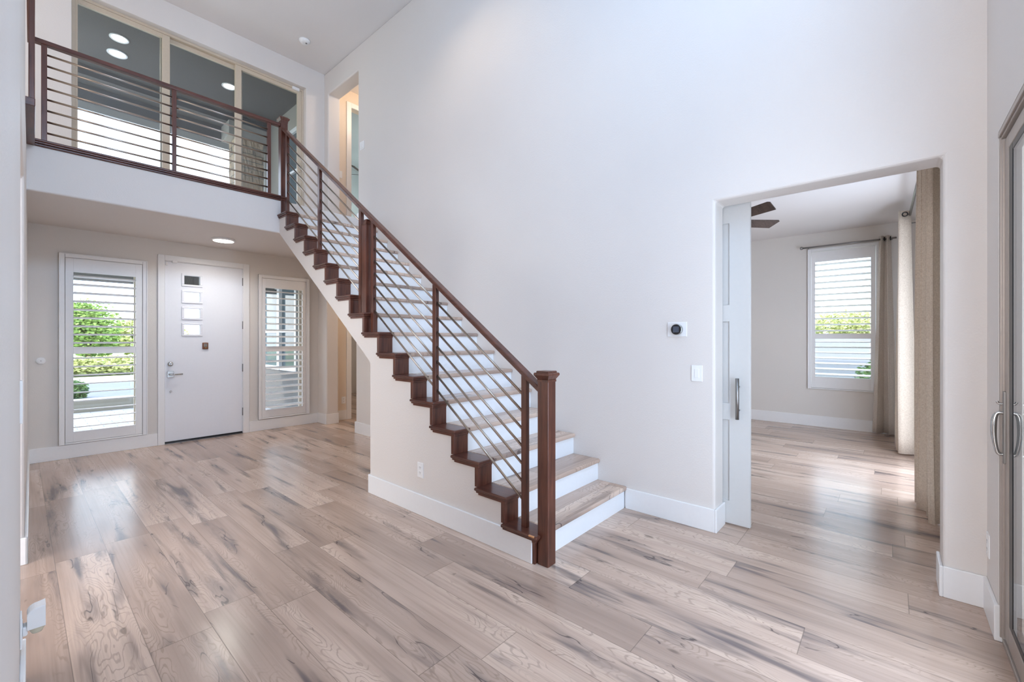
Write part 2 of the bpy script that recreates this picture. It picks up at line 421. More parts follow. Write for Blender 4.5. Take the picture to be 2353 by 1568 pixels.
# halls beyond the openings by the stairs, both floors
for z0, z1, tag_ in ((0, 2.75, 'lower'), (LZ, CZ, 'upper')):
    dz = z0 + (2.05 if z0 == 0 else 2.31)
    HH = [(3.79, 4.62, z0, dz)]
    B().wall('y', 7.03, 7.15, [WX + .2, 5.3, 3.79, 4.62], [z0, z1, dz], inh(HH)).done('wall_hall_' + tag_, 'hall', kind=ST)
    B().box(5.3, 5.4, 4.2, 7.15, z0, z1).done('wall_hall_end_' + tag_, 'hall', kind=ST)
    B().box(WX + .2, 5.3, 4.15, 4.2, z0, z1).done('wall_hall_side_' + tag_, 'hall', kind=ST)
    B().box(WX + .2, 5.4, 4.15, 7.15, z1, z1 + .1).done('ceiling_hall_' + tag_, 'ceil', kind=ST)
    # casing round the hall door
    B().box(3.705, 3.79, 7.01, 7.03, z0, dz + .085, .004).box(4.62, 4.705, 7.01, 7.03, z0, dz + .085, .004).box(3.79, 4.62, 7.01, 7.03, dz, dz + .085, .004).done('trim_hall_' + tag_, 'trim', kind=ST)
    # room beyond
    rm = 'wall_room_' + tag_
    B().box(3.4, 3.5, 7.34, 10.4, z0, z1).box(3.4, 6.6, 10.3, 10.4, z0, z1).box(6.5, 6.6, 7.15, 10.4, z0, z1).box(5.3, 6.6, 7.05, 7.15, z0, z1).done(rm, 'wall_warm' if z0 == 0 else 'tealroom', kind=ST)
    B().box(3.4, 6.6, 7.15, 10.4, z1 + .0, z1 + .1).done('ceiling_room_' + tag_, 'ceil' if z0 == 0 else 'tealroom', kind=ST)
B().box(3.4, 6.6, 7.34, 10.4, -.12, 0).done('floor_room', 'floor', kind=ST)
B().box(WX + .2, 6.6, 4.15, 10.4, LZ - .15, LZ).done('floor_upper', 'floor', kind=ST)

# ------------------------------------------------------------------ stair body
RUN, RISE, N0 = .2473, .18, 1.613
nose = lambda k: N0 + RUN * (k - 1)
pts = [(nose(1) + .045, 0)]
for k in range(1, 17):
    pts.append((nose(k) + .045, RISE * k - .036)); pts.append((nose(k + 1) + .045, RISE * k - .036))
pts[-1] = (FY, RISE * 16 - .036)
pts += [(FY, HZ - .035), (3.52, 1.17), (3.52, 0)]
B().prism(pts, 'x', SX, WX).done('wall_stair', 'wall', kind=ST)

# ------------------------------------------------------------------ baseboards
BB = .165
def base(name, *boxes):
    b = B()
    for bx in boxes: b.box(*bx, 0 if len(bx) > 6 else .004)
    return b.done(name, 'trim', kind=ST)
t = .015
base('baseboard_right', (WX - t, WX, .947, nose(1) + .02, 0, BB), (WX - t, WX + .2, .947 - t, .947, 0, BB), (WX - t, WX, RY + .0, -.205, 0, BB), (WX - t, WX + .2, -.205, -.205 + t, 0, BB),
     (WX - t, WX, 3.6, 5.92, 0, BB), (WX - t, WX + .2, 5.92, 5.92 + t, 0, BB), (WX - t, WX + .2, 6.84 - t, 6.84, 0, BB), (WX - t, WX, 6.84, DY, 0, BB))
base('baseboard_stair', (SX - t, SX, nose(1) + .045, 3.52, 0, BB - .003), (SX - t, WX, 3.52, 3.52 + t, 0, BB))
base('baseboard_front', (.05, 1.185, DY - t, DY, 0, BB - .006), (2.247, WX - t, DY - t, DY, 0, BB - .006))
base('baseboard_rear', (2.955, WX - t, RY, RY + t, 0, BB), (2.945, 2.955, RY - .012, RY + t, 0, BB))
base('baseboard_side_room', (8.3 - t, 8.3, -.45, 4.0, 0, .17))
base('baseboard_hall', (WX + .2, 3.705, 7.03 - t, 7.03, 0, BB), (WX + .2, 3.705, 7.03 - t, 7.03, LZ, LZ + BB))
base('baseboard_loft', (WX - t, WX, 5.585, 5.86, LZ, LZ + .15), (WX - t, WX + .2, 5.86, 5.86 + t, LZ, LZ + .15), (WX - t, WX + .2, 6.79 - t, 6.79, LZ, LZ + .15),
     (WX - t, WX, 6.79, UY, LZ, LZ + .15), (2.985, WX - t, UY - t, UY, LZ, LZ + .15), (-1.6, .385, UY - t, UY, LZ, LZ + .15))
rotm = Matrix.Rotation(-math.atan(.0133), 4, 'Z')
bl = B().box(-.03, -.03 + t, .5, 2.63, 0, BB, .004).box(-.25, -.03 + t, 2.63, 2.63 + t, 0, BB, .004).box(-.03, -.03 + t, 3.99 - t, 7.14, 0, BB, .004).box(-.25, -.03 + t, 3.99 - t, 3.99, 0, BB, .004)
bl.xf(rotm); bl.done('baseboard_left', 'trim', kind=ST)

# ================================================================== STAIRCASE
stair = thing('staircase', (2.67, 3.5, 0), 'white and oak staircase with dark wood tread ends climbing the tall wall', 'staircase')
CX = 2.215                              # where the dark cap meets the oak tread
for k in range(1, 17):
    n, z = nose(k), RISE * k
    B().box(CX, WX - .001, n + .008, n + RUN + .05, z - .035, z, .012, 3).done('tread', 'tread', stair)
    B().box(CX, WX - .001, n + .030, n + .046, z - RISE, z - .035).done('riser', 'riser', stair)
    # dark return cap: rounded slab over two stepped mouldings
    y1 = n + RUN + .047
    B().box(2.055, CX, n - .004, y1, z - .021, z, .009, 3).box(2.064, CX, n + .007, y1 - .012, z - .034, z - .019, .004).box(2.073, CX, n + .018, y1 - .024, z - .05, z - .033, .005).done('tread_cap', 'dark_y', stair)
    B().box(2.078, CX - .001, n + .026, n + .060, z - RISE, z - .045, .002).done('riser_cap', 'dark', stair)
B().box(CX - .1, WX - .001, FY + .03, FY + .046, RISE * 16, LZ - .035).done('riser', 'riser', stair)
B().box(CX - .02, WX - .001, nose(17) + .008, nose(17) + .16, LZ - .035, LZ + .002, .012, 3).done('tread', 'tread', stair)
B().box(2.0535, 2.066, 1.628, 1.672, .170, .1815, .004).done('chipped_edge', 'bare', stair, label='bare chipped wood at the lowest tread corner')

# ================================================================== STAIR RAILING
rail = thing('stair_railing', (2.137, 3.6, 0), 'dark wood stair railing with sloping metal rods and newel posts', 'railing')
NX0, NX1, NC = 2.097, 2.177, 2.137
def cap_profile(z): return [(.0425, z), (.0425, z + .012), (.040, z + .014), (.045, z + .022), (.053, z + .034), (.057, z + .040), (.057, z + .050), (.053, z + .055), (.045, z + .056), (.045, z + .062), (.042, z + .066)]
def newel(y0, z0, z1, capz=None, parent=rail):
    b = B().box(NX0, NX1, y0, y0 + .08, z0, z1, .004)
    p = b.done('newel_post', 'dark', parent)
    if capz:
        WM[p.name] = Matrix.Translation(p.location)
        B().lathe(cap_profile(capz), (NC, y0 + .04, 0), square=True).done('newel_cap', 'dark', p)
    return p
rz = lambda y: 1.083 + .7283 * (y - 1.657)
newel(1.553, 0, 1.165, 1.118)
# mid newel with chamfered head
mid = B().box(NX0, NX1, 3.621, 3.70, RISE * 8, 2.43, .003)
mid.lathe([(.040, 2.43), (.028, 2.462), (.022, 2.485)], (NC, 3.6605, 0), square=True)
mid.done('newel_post', 'dark', rail)
tn = newel(5.566, RISE * 16, 4.07, 4.022)
B().box(2.085, 2.189, 5.554, 5.658, 3.085, 3.11, .006).box(2.089, 2.185, 5.558, 5.654, 3.062, 3.085, .004).done('newel_band', 'dark_x', rail)
# handrail
hr = B(); c0, c1 = 1.632, 5.568
hw, hh = .030, .0205
vs = []
for y in (c0, c1):
    vs.append([hr.bm.verts.new((NC + sx * (hw - (.006 if abs(sz) == 2 else 0)), y, rz(y) + {-2: -hh, -1: -hh + .006, 1: hh - .006, 2: hh}[sz])) for sx, sz in ((-1, -1), (-1, 1), (-1, 2), (1, 2), (1, 1), (1, -1), (1, -2), (-1, -2))])
for i in range(8): hr.bm.faces.new((vs[0][i], vs[0][(i + 1) % 8], vs[1][(i + 1) % 8], vs[1][i]))
hr.bm.faces.new(vs[0]); hr.bm.faces.new(vs[1][::-1]); bmesh.ops.recalc_face_normals(hr.bm, faces=hr.bm.faces)
hr.done('handrail', 'dark_y', rail)
BAL = [(1.763, 1), (2.665, 5), (3.558, 8), (3.772, 9), (4.625, 13), (5.475, 16)]
for y, k in BAL:
    y0, y1 = y - .021, y + .021
    B().prism([(y0, RISE * k), (y1, RISE * k), (y1, rz(y1) - hh + .004), (y0, rz(y0) - hh + .004)], 'x', NC - .016, NC + .016, .002).done('baluster', 'dark', rail)
for (ya, _), (yb, _) in ((BAL[0], BAL[1]), (BAL[1], BAL[2]), (BAL[3], BAL[4]), (BAL[4], BAL[5])):
    for i in range(7):
        z = lambda y: .350 + .1125 * i + .7335 * (y - 1.785)
        B().tube([(NC, ya + .01, z(ya + .01)), (NC, yb - .01, z(yb - .01))], .0085, 12).done('rod', 'nickel', rail)

# ================================================================== LANDING RAILING
bal = thing('balcony_railing', (1.1, 5.605, LZ), 'dark wood landing railing with level metal rods above the entry', 'railing')
XL = .085
B().box(XL, NX0, 5.575, 5.635, 3.962, 4.0, .006).done('handrail', 'dark_x', bal)
B().box(XL, NX0, 5.535, 5.67, 3.088, 3.11, .008, 3).box(XL, NX0, 5.545, 5.67, 3.074, 3.09, .005).box(XL, NX0, 5.556, 5.67, 3.052, 3.076, .008).done('base_trim', 'dark_x', bal)
LB = [.148, 1.065, 1.975]
for x in LB: B().box(x - .018, x + .018, 5.585, 5.625, 3.105, 3.965, .003).done('baluster', 'dark', bal)
for xa, xb in zip(LB, LB[1:]):
    for i in range(8):
        z = 3.195 + .0985 * i
        B().tube([(xa, 5.605, z), (xb, 5.605, z)], .009, 12).done('rod', 'nickel', bal)
# gallery railing on the left wall, seen edge-on
gal = thing('gallery_railing', (.03, 5.1, LZ), 'dark gallery railing seen edge-on at the upper left', 'railing')
gx = lambda y: .0133 * y - .03
def gbox(y0, y1, x0, x1, z0, z1):
    b = B().box(x0 - .03, x1 - .03, y0, y1, z0, z1, .004); b.xf(rotm); return b
gbox(4.63, 5.66, .004, .048, 3.962, 4.0).done('handrail', 'dark_y', gal)
gbox(4.63, 5.66, -.004, .048, 3.052, 3.11).done('base_trim', 'dark_y', gal)
for y in (4.66, 5.50): gbox(y, y + .04, .014, .046, 3.105, 3.965).done('baluster', 'dark', gal)
for i in range(8):
    b = B().tube([(.0, 4.68, 3.195 + .0985 * i), (.0, 5.52, 3.195 + .0985 * i)], .009, 10); b.xf(rotm); b.done('rod', 'nickel', gal)

# ================================================================== FRONT DOOR
d1 = thing('door_1', (1.71, DY + .02, 0), 'white entry door with four small stacked windows', 'door', kind=ST)
DX0, DX1 = 1.262, 2.158
lites = [(1.467, 1.643, 2.112, 2.234), (1.467, 1.643, 1.886, 2.010), (1.467, 1.643, 1.664, 1.788), (1.467, 1.643, 1.442, 1.568)]
slab = B().wall('y', DY + .005, DY + .05, [DX0, DX1, 1.467, 1.643], [.03, 2.395] + [z for l in lites for z in l[2:]], inh(lites)).done('door_slab', 'door', d1)
for a, b_, c, d in lites:
    f = B()
    for q in ((a - .03, b_ + .03, d, d + .026), (a - .03, b_ + .03, c - .026, c), (a - .03, a, c, d), (b_, b_ + .03, c, d)): f.box(q[0], q[1], DY - .008, DY + .006, q[2], q[3], .005)
    fo = f.done('lite_frame', 'door', d1); WM[fo.name] = Matrix.Translation(fo.location)
    B().box(a, b_, DY + .024, DY + .028, c, d).done('pane', 'glass', fo)
B().box(DX0, DX1, DY - .004, DY + .045, .008, .03).done('door_sweep', 'gasket', d1)
for z in (.318, .958, 1.58, 2.212): B().box(2.156, 2.176, DY - .006, DY + .003, z - .057, z + .057, .002).tube([(2.163, DY - .008, z - .055), (2.163, DY - .008, z + .055)], .007, 10).done('hinge', 'hinge', d1)
lv = B().box(1.283, 1.354, DY - .008, DY + .005, .868, .953, .004).done('lever_handle', 'chrome', d1)
WM[lv.name] = Matrix.Translation(lv.location)
B().lathe([(.017, 0), (.017, .03), (.011, .034), (.011, .055)], (1.318, DY - .008, .91), (0, -1, 0), 20).tube([(1.312, DY - .055, .91), (1.35, DY - .057, .91), (1.44, DY - .053, .912)], .009, 12).done('lever', 'chrome', lv)
B().lathe([(.030, 0), (.030, .012), (.024, .02), (.016, .024)], (1.318, DY + .005, 1.048), (0, -1, 0), 24).box(1.312, 1.324, DY - .034, DY - .015, 1.032, 1.064, .003).done('deadbolt', 'chrome', d1)
B().lathe([(.013, 0), (.013, .008), (.009, .012)], (1.322, DY + .005, .685), (0, -1, 0), 16).done('lower_lock', 'chrome', d1)
kn = B()
kn.box(1.668, 1.738, DY - .014, DY + .006, 1.236, 1.328, .016, 4)
knk = kn.done('door_viewer', 'bronze', d1); WM[knk.name] = Matrix.Translation(knk.location)
B().box(1.683, 1.723, DY - .0155, DY - .012, 1.268, 1.315, .010, 3).done('viewer_glass', 'chrome', knk)
B().lathe([(.011, 0), (.011, .006), (.006, .010)], (1.703, DY - .014, 1.257), (0, -1, 0), 16).done('viewer_knob', 'brass', knk)
tr = B()
for x0, x1, z0, z1 in ((1.186, 1.256, 0, 2.476), (2.164, 2.246, 0, 2.476), (1.256, 2.164, 2.404, 2.476)): tr.box(x0, x1, DY - .02, DY + .0, z0, z1, .004)
for x0, x1, z0, z1 in ((1.255, 1.26, 0, 2.405), (2.16, 2.165, 0, 2.405), (1.255, 2.165, 2.397, 2.405)): tr.box(x0, x1, DY, DY + .19, z0, z1)
tr.done('trim_1', 'trim', kind=ST)
B().box(1.26, 2.16, DY - .02, DY + .2, 0, .009).done('trim_2', 'hinge', kind=ST)

# ================================================================== SIDELIGHT WINDOWS AND SHUTTERS
def window_y(num, x0, x1, z0, z1, mull=None, zt=None):
    wdw = thing('window_%d' % num, ((x0 + x1) / 2, DY + .15, z0), kind=ST)
    b = B(); y0, y1 = DY + .13, DY + .18
    for q in ((x0, x0 + .04, z0, z1), (x1 - .04, x1, z0, z1), (x0 + .04, x1 - .04, z0, z0 + .04), (x0 + .04, x1 - .04, z1 - .04, z1)): b.box(q[0], q[1], y0, y1, q[2], q[3], .003)
    b.done('window_frame', 'greige', wdw)
    B().box(x0 + .03, x1 - .03, DY + .153, DY + .157, z0 + .03, z1 - .03).done('window_pane', 'glass', wdw)
window_y(1, .372, 1.013, .19, 2.305); window_y(2, 2.425, 3.06, .2, 2.29)

def shutter(axis, face, sgn, u0, u1, z0, z1, lo, hi, ztop, zbot, zmid, nu, nl, tilts, label, loc):
    """plantation shutter. axis 'y': lies in a Y plane, u = X. sgn -1: room side is smaller coordinate"""
    t_ = thing('plantation_shutter', loc, label, 'shutter', 'plantation shutters on the windows')
    def bx(b, ua, ub, da, db, za, zb, bev=.003):
        d0, d1_ = sorted((face + sgn * da, face + sgn * db))
        return b.box(ua, ub, d0, d1_, za, zb, bev) if axis == 'y' else b.box(d0, d1_, ua, ub, za, zb, bev)
    fw = .048
    f = B()
    for q in ((u0, u0 + fw, z0, z1), (u1 - fw, u1, z0, z1), (u0 + fw, u1 - fw, z1 - fw, z1), (u0 + fw, u1 - fw, z0, z0 + .018)): bx(f, q[0], q[1], 0, .028, q[2], q[3], .006)
    g = .012
    for q in ((u0 - .0, u0 + g, z0, z1), (u1 - g, u1, z0, z1), (u0, u1, z1 - g, z1)): bx(f, q[0], q[1], 0, .036, q[2], q[3], .004)
    f.done('frame', 'trim', t_)
    p = B(); a, b_ = u0 + fw + .004, u1 - fw - .004; zt, zb = z1 - fw - .004, z0 + .022
    for q in ((a, lo, zb, zt), (hi, b_, zb, zt), (lo, hi, ztop, zt), (lo, hi, zb, zbot), (lo, hi, zmid - .04, zmid + .04)): bx(p, q[0], q[1], -.004, .022, q[2], q[3], .002)
    p.done('panel', 'trim', t_)
    for za, zb_, n, tilt in ((zmid + .04, ztop, nu, tilts[0]), (zbot, zmid - .04, nl, tilts[1])):
        pitch = (zb_ - za) / n
        for i in range(n):
            zc = za + pitch * (i + .5)
            lb = B(); hw_ = .054; prof = []
            for s_ in range(12):
                an = 2 * math.pi * s_ / 12; prof.append((hw_ * math.cos(an), .0075 * math.sin(an)))
            ct, st = math.cos(tilt), math.sin(tilt)
            pr = [(face - sgn * (-.009) + sgn * (x * ct - z_ * st), zc + x * st + z_ * ct) for x, z_ in prof]
            lb.prism(pr, 'x' if axis == 'y' else 'y', lo + .001, hi - .001)
            lb.done('louver', 'trim', t_)
    return t_
shutter('y', DY, -1, .301, 1.082, .162, 2.366, .419, .968, 2.155, .303, 1.245, 9, 9, (R(8), R(7)), 'white shutter left of the entry door with nearly level louvers', (.69, DY, .16))
shutter('y', DY, -1, 2.364, 3.117, .168, 2.347, 2.462, 3.008, 2.152, .302, 1.225, 9, 9, (R(-13), R(-14)), 'white shutter right of the entry door beside the stairs', (2.74, DY, .17))
shutter('x', 8.3, -1, .13, 1.008, .59, 2.80, .235, .91, 2.585, .787, 1.42, 12, 7, (R(9), R(-12)), 'white shutter in the side room beside grey curtain', (8.3, .57, .59))
wdw = thing('window_3', (8.42, .57, .62), kind=ST)
b = B()
for q in ((.15, .2, .62, 2.76), (.95, 1.0, .62, 2.76), (.2, .95, .62, .66), (.2, .95, 2.72, 2.76), (.2, .95, 1.32, 1.4)): b.box(8.38, 8.43, q[0], q[1], q[2], q[3], .003)
b.done('window_frame', 'trim', wdw); B().box(8.403, 8.407, .18, .98, .64, 2.74).done('window_pane', 'glass', wdw)

# ================================================================== BARN-STYLE SLIDING DOOR IN THE SIDE ROOM
d2 = thing('door_2', (3.505, 1.3, .01), 'white panelled sliding door half across the wide doorway', 'door', kind=ST)
PF = 3.475
HP = [(.908, 1.75, .178, .778), (.908, 1.75, .902, 1.508), (.908, 1.75, 1.632, 2.236)]
B().wall('x', PF, PF + .035, [.768, 1.89, .908, 1.75], [.012, 2.44] + [z for l in HP for z in l[2:]], inh(HP)).done('door_frame', 'door_grey', d2, bevel=.003)
for i, q in enumerate(HP): B().box(PF + .012, PF + .024, q[0] - .001, q[1] + .001, q[2] - .001, q[3] + .001).done('door_panel', 'door_grey', d2)
B().tube([(PF - .045, .842, .795), (PF - .045, .842, 1.093)], .0125, 18).tube([(PF - .045, .842, .858), (PF + .005, .842, .858)], .008, 12).tube([(PF - .045, .842, 1.03), (PF + .005, .842, 1.03)], .008, 12).done('pull_handle', 'steel', d2)

# ================================================================== SLIDING GLASS DOOR ON THE RIGHT EDGE
d3 = thing('door_3', (2.9, RY - .03, 0), 'grey framed sliding glass door at the right edge', 'door', kind=ST)
f = B().box(1.9, 1.96, RY - .075, RY - .008, .022, 2.285, .002).box(2.935, 2.955, RY - .075, RY - .008, .022, 2.285, .002)
f.box(1.9, 2.955, RY - .075, RY - .006, 2.285, 2.325, .002).box(1.9, 2.955, RY - .075, RY - .010, 0, .022, .002)
f.box(2.940, 2.955, RY - .010, RY - .002, .024, 2.296, .002).box(1.9, 2.955, RY - .010, RY + .002, 2.296, 2.318, .002)
f.done('door_frame', 'alu', d3)
SF = RY - .016                                   # room-side face of the sliding panel
pn = B().box(2.852, 2.930, SF - .042, SF, .03, 2.275, .003).box(1.99, 2.852, SF - .042, SF, 2.215, 2.275, .003).box(1.99, 2.852, SF - .042, SF, .03, .12, .003).box(1.92, 1.99, SF - .042, SF, .03, 2.275, .003)
pn.done('sliding_panel', 'alu', d3)
gk = B().box(2.782, 2.852, SF - .03, SF - .002, .12, 2.215, .003).box(1.99, 2.782, SF - .03, SF - .002, 2.185, 2.215, .003).box(1.99, 2.782, SF - .03, SF - .002, .12, .15, .003)
gk.done('gasket', 'gasket', d3)
B().box(1.99, 2.783, SF - .008, SF - .004, .148, 2.188).done('glass_pane', 'glass', d3)
def smooth_path(p, n=5):
    p = [Vector(x) for x in p]; out = []
    for i in range(len(p) - 1):
        a, b_, c, d = p[max(i - 1, 0)], p[i], p[i + 1], p[min(i + 2, len(p) - 1)]
        for k in range(n):
            t_ = k / n
            out.append(.5 * (2 * b_ + (c - a) * t_ + (2 * a - 5 * b_ + 4 * c - d) * t_ ** 2 + (3 * b_ - a - 3 * c + d) * t_ ** 3))
    return out + [p[-1]]
def pull(yb, sg, name):
    y = lambda d: yb + sg * d
    X = 2.918
    h = B().box(X - .013, X + .011, min(y(-.002), y(.008)), max(y(-.002), y(.008)), .82, 1.145, .003)
    h.done(name + '_plate', 'steel', d3)
    path = smooth_path([(X, y(.003), 1.046), (X, y(.018), 1.047), (X, y(.028), 1.040), (X, y(.034), 1.015), (X, y(.036), .975), (X, y(.034), .93), (X, y(.028), .885), (X, y(.020), .862), (X, y(.003), .86)])
    n_ = len(path)
    B().tube(path, .009, 14, radii=[.0075 + .003 * math.exp(-((i / n_ - .45) / .18) ** 2) for i in range(n_)]).done(name, 'chrome', d3)
    B().tube(smooth_path([(X, y(.003), 1.087), (X, y(.015), 1.087), (X, y(.021), 1.089), (X, y(.026), 1.098)], 4), .005, 10).done(name + '_latch', 'chrome', d3)
pull(SF, 1, 'pull_handle')
pull(SF - .042, -1, 'outer_handle')

# ================================================================== LOFT SLIDING GLASS DOOR
d4 = thing('door_4', (1.69, UY + .12, LZ), 'three-panel sliding glass door on the loft', 'door', kind=ST)
FYL = UY + .09
f = B()
for q in ((.392, .425, LZ, 5.315), (2.945, 2.975, LZ, 5.315), (.425, 2.945, 5.285, 5.315), (.425, 2.945, LZ, LZ + .03)): f.box(q[0], q[1], FYL, UY + .235, q[2], q[3], .002)
f.done('door_frame', 'greige', d4)
PAN = [(.425, 1.29, FYL + .01), (1.20, 2.135, FYL + .055), (2.03, 2.945, FYL + .01)]
for i, (xa, xb, yy) in enumerate(PAN):
    b = B(); wl = .05 if i == 0 else .078
    for q in ((xa, xa + (.022 if i == 0 else .078), LZ + .03, 5.285), (xb - (.078 if i < 2 else .06), xb, LZ + .03, 5.285), (xa + .078, xb - .078, LZ + .03, LZ + .13), (xa + (.022 if i == 0 else .078), xb - (.078 if i < 2 else .06), 5.235, 5.285)): b.box(q[0], q[1], yy, yy + .04, q[2], q[3], .003)
    pf = b.done('sliding_panel', 'greige', d4); WM[pf.name] = Matrix.Translation(pf.location)
    B().box(xa + .02, xb - .05, yy + .018, yy + .022, LZ + .1, 5.25).done('glass_pane', 'glass_tint', pf)
B().box(2.905, 2.925, FYL - .012, FYL + .01, 4.0, 4.17, .004).tube([(2.915, FYL - .012, 4.02), (2.915, FYL - .045, 4.035), (2.915, FYL - .045, 4.135), (2.915, FYL - .012, 4.15)], .007, 8).done('pull_handle', 'greige', d4)

# ================================================================== LOFT BALCONY OUTSIDE
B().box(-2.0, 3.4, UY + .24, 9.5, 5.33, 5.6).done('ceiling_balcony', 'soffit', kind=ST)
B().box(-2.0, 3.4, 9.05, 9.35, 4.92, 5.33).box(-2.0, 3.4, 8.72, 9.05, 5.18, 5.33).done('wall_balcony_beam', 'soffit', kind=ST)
B().box(-2.0, 3.4, 7.34, 9.5, 2.70, 3.0).done('floor_balcony', 'concrete', kind=ST)
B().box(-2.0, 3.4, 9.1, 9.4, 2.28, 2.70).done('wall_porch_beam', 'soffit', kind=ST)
HB = [(7.25, 8.0, 3.1, 4.95)]
B().wall('x', 3.08, 3.3, [7.15, 7.25, 8.0, 9.05], [3.0, 3.1, 4.95, 5.33], inh(HB)).done('wall_balcony_side', 'stucco', kind=ST)
wdw = thing('window_4', (3.15, 7.62, 3.1), kind=ST)
b = B()
for q in ((7.25, 7.3, 3.1, 4.95), (7.95, 8.0, 3.1, 4.95), (7.3, 7.95, 3.1, 3.15), (7.3, 7.95, 4.88, 4.95), (7.3, 7.95, 4.2, 4.24)): b.box(3.07, 3.12, q[0], q[1], q[2], q[3], .003)
b.done('window_frame', 'trim', wdw); B().box(3.11, 3.118, 7.28, 7.97, 3.12, 4.92).done('window_pane', 'glass_dark', wdw)
pl = B().box(2.52, 2.95, 8.62, 9.02, 3.0, 4.92)
bmesh.ops.subdivide_edges(pl.bm, edges=list(pl.bm.edges), cuts=14, use_grid_fill=True)
for v in pl.bm.verts:
    v.co += Vector((random.uniform(-.012, .012), random.uniform(-.012, .012), 0))
pl.done('stone_pillar', 'stone', label='stacked stone pillar outside the loft glass door', cat='pillar')
B().box(2.4, 3.08, 8.62, 9.05, 4.921, 5.18).done('trim_balcony', 'stucco', kind=ST)

# ================================================================== LIGHTS AND DEVICES
def downlight(name, x, y, z, r, label, group, power, cat='light'):
    t_ = thing(name, (x, y, z), label, cat, group)
    B().lathe([(r * .72, 0), (r * .98, 0), (r, -.004), (r, -.012), (r * .96, -.016), (r * .80, -.012), (r * .74, -.002)], (x, y, z), n=36).done('trim_ring', 'plastic', t_)
    B().lathe([(r * .01, -.009), (r * .74, -.009), (r * .74, -.004), (r * .01, -.004)], (x, y, z), n=36).done('lens', 'lampface', t_)
    if power:
        l_ = light('bulb', 'SPOT', (x, y, z - .03), (0, 0, 0), power, (1, .80, .60), spot_size=R(150), spot_blend=.9, shadow_soft_size=.06)
        l_.parent = t_; l_.matrix_parent_inverse = Matrix.Translation((x, y, z)).inverted()
    return t_
# entry ceiling light: a shallow surface disc
el = thing('ceiling_light', (1.735, 6.45, HZ - .03), 'round flush ceiling light above the entry door', 'light')
zc = HZ - .03
B().lathe([(.04, 0), (.125, 0), (.128, -.006), (.128, -.022), (.122, -.026), (.04, -.026)], (1.735, 6.45, zc), n=40).done('housing', 'plastic', el)
B().lathe([(.001, -.032), (.085, -.032), (.112, -.028), (.112, -.024), (.001, -.024)], (1.735, 6.45, zc), n=40).done('lens', 'lampface', el)
l_ = light('bulb', 'SPOT', (1.735, 6.45, zc - .05), (0, 0, 0), 42, (1, .95, .91), spot_size=R(165), spot_blend=.9, shadow_soft_size=.1)
l_.parent = el; l_.matrix_parent_inverse = Matrix.Translation(el.location).inverted()
downlight('recessed_light', .87, 7.62, 5.33, .10, 'recessed light in the grey balcony soffit, upper of the left pair', 'recessed lights in the balcony soffit', 0)
downlight('recessed_light', .90, 8.05, 5.33, .11, 'recessed light in the grey balcony soffit, lower of the left pair', 'recessed lights in the balcony soffit', 2)
downlight('recessed_light', 2.17, 7.78, 5.33, .10, 'recessed light in the balcony soffit beside the right door stile', 'recessed lights in the balcony soffit', 2)
# warm lamps of the tall ceiling (above the frame) and of the halls
light('ceiling_lamp_by_wall', 'SPOT', (2.35, 3.3, CZ - .03), (0, 0, 0), 40, (1, .80, .58), spot_size=R(120), spot_blend=.8, shadow_soft_size=.08)
light('hall_lamp_lower', 'POINT', (4.2, 5.8, 2.45), (0, 0, 0), 13, (1, .82, .64), shadow_soft_size=.12)
light('hall_lamp_upper', 'POINT', (4.1, 6.2, 5.4), (0, 0, 0), 15, (1, .82, .64), shadow_soft_size=.12)
light('upper_room_daylight', 'AREA', (6.3, 8.6, 4.4), (R(90), 0, R(90)), 40, (.86, 1, 1), shape='RECTANGLE', size=1.5, size_y=1.5)
light('lower_room_daylight', 'AREA', (6.3, 8.6, 1.4), (R(90), 0, R(90)), 8, (1, .9, .8), shape='RECTANGLE', size=1.2, size_y=1.2)

# smoke detector
sm = thing('smoke_detector', (2.705, 6.33, CZ), 'round white smoke detector on the high ceiling', 'smoke detector')
B().lathe([(.02, 0), (.075, 0), (.075, -.012), (.066, -.022), (.052, -.04), (.02, -.042)], (2.705, 6.33, CZ), n=40).done('body', 'plastic', sm)
B().lathe([(.001, -.046), (.012, -.046), (.012, -.041), (.001, -.041)], (2.72, 6.31, CZ), n=16).done('test_button', 'hinge', sm)
# round chime plate by the left sidelight
ch = thing('wall_chime', (.164, DY, 1.1), 'round white disc on the wall left of the sidelight', 'sensor')
B().lathe([(.04, 0), (.04, .008), (.034, .016), (.02, .019)], (.164, DY, 1.133), (0, -1, 0), 32).done('cover', 'plastic', ch)
B().lathe([(.004, 0), (.004, .003)], (.164, DY - .019, 1.133), (0, -1, 0), 10).done('screw', 'hinge', ch)

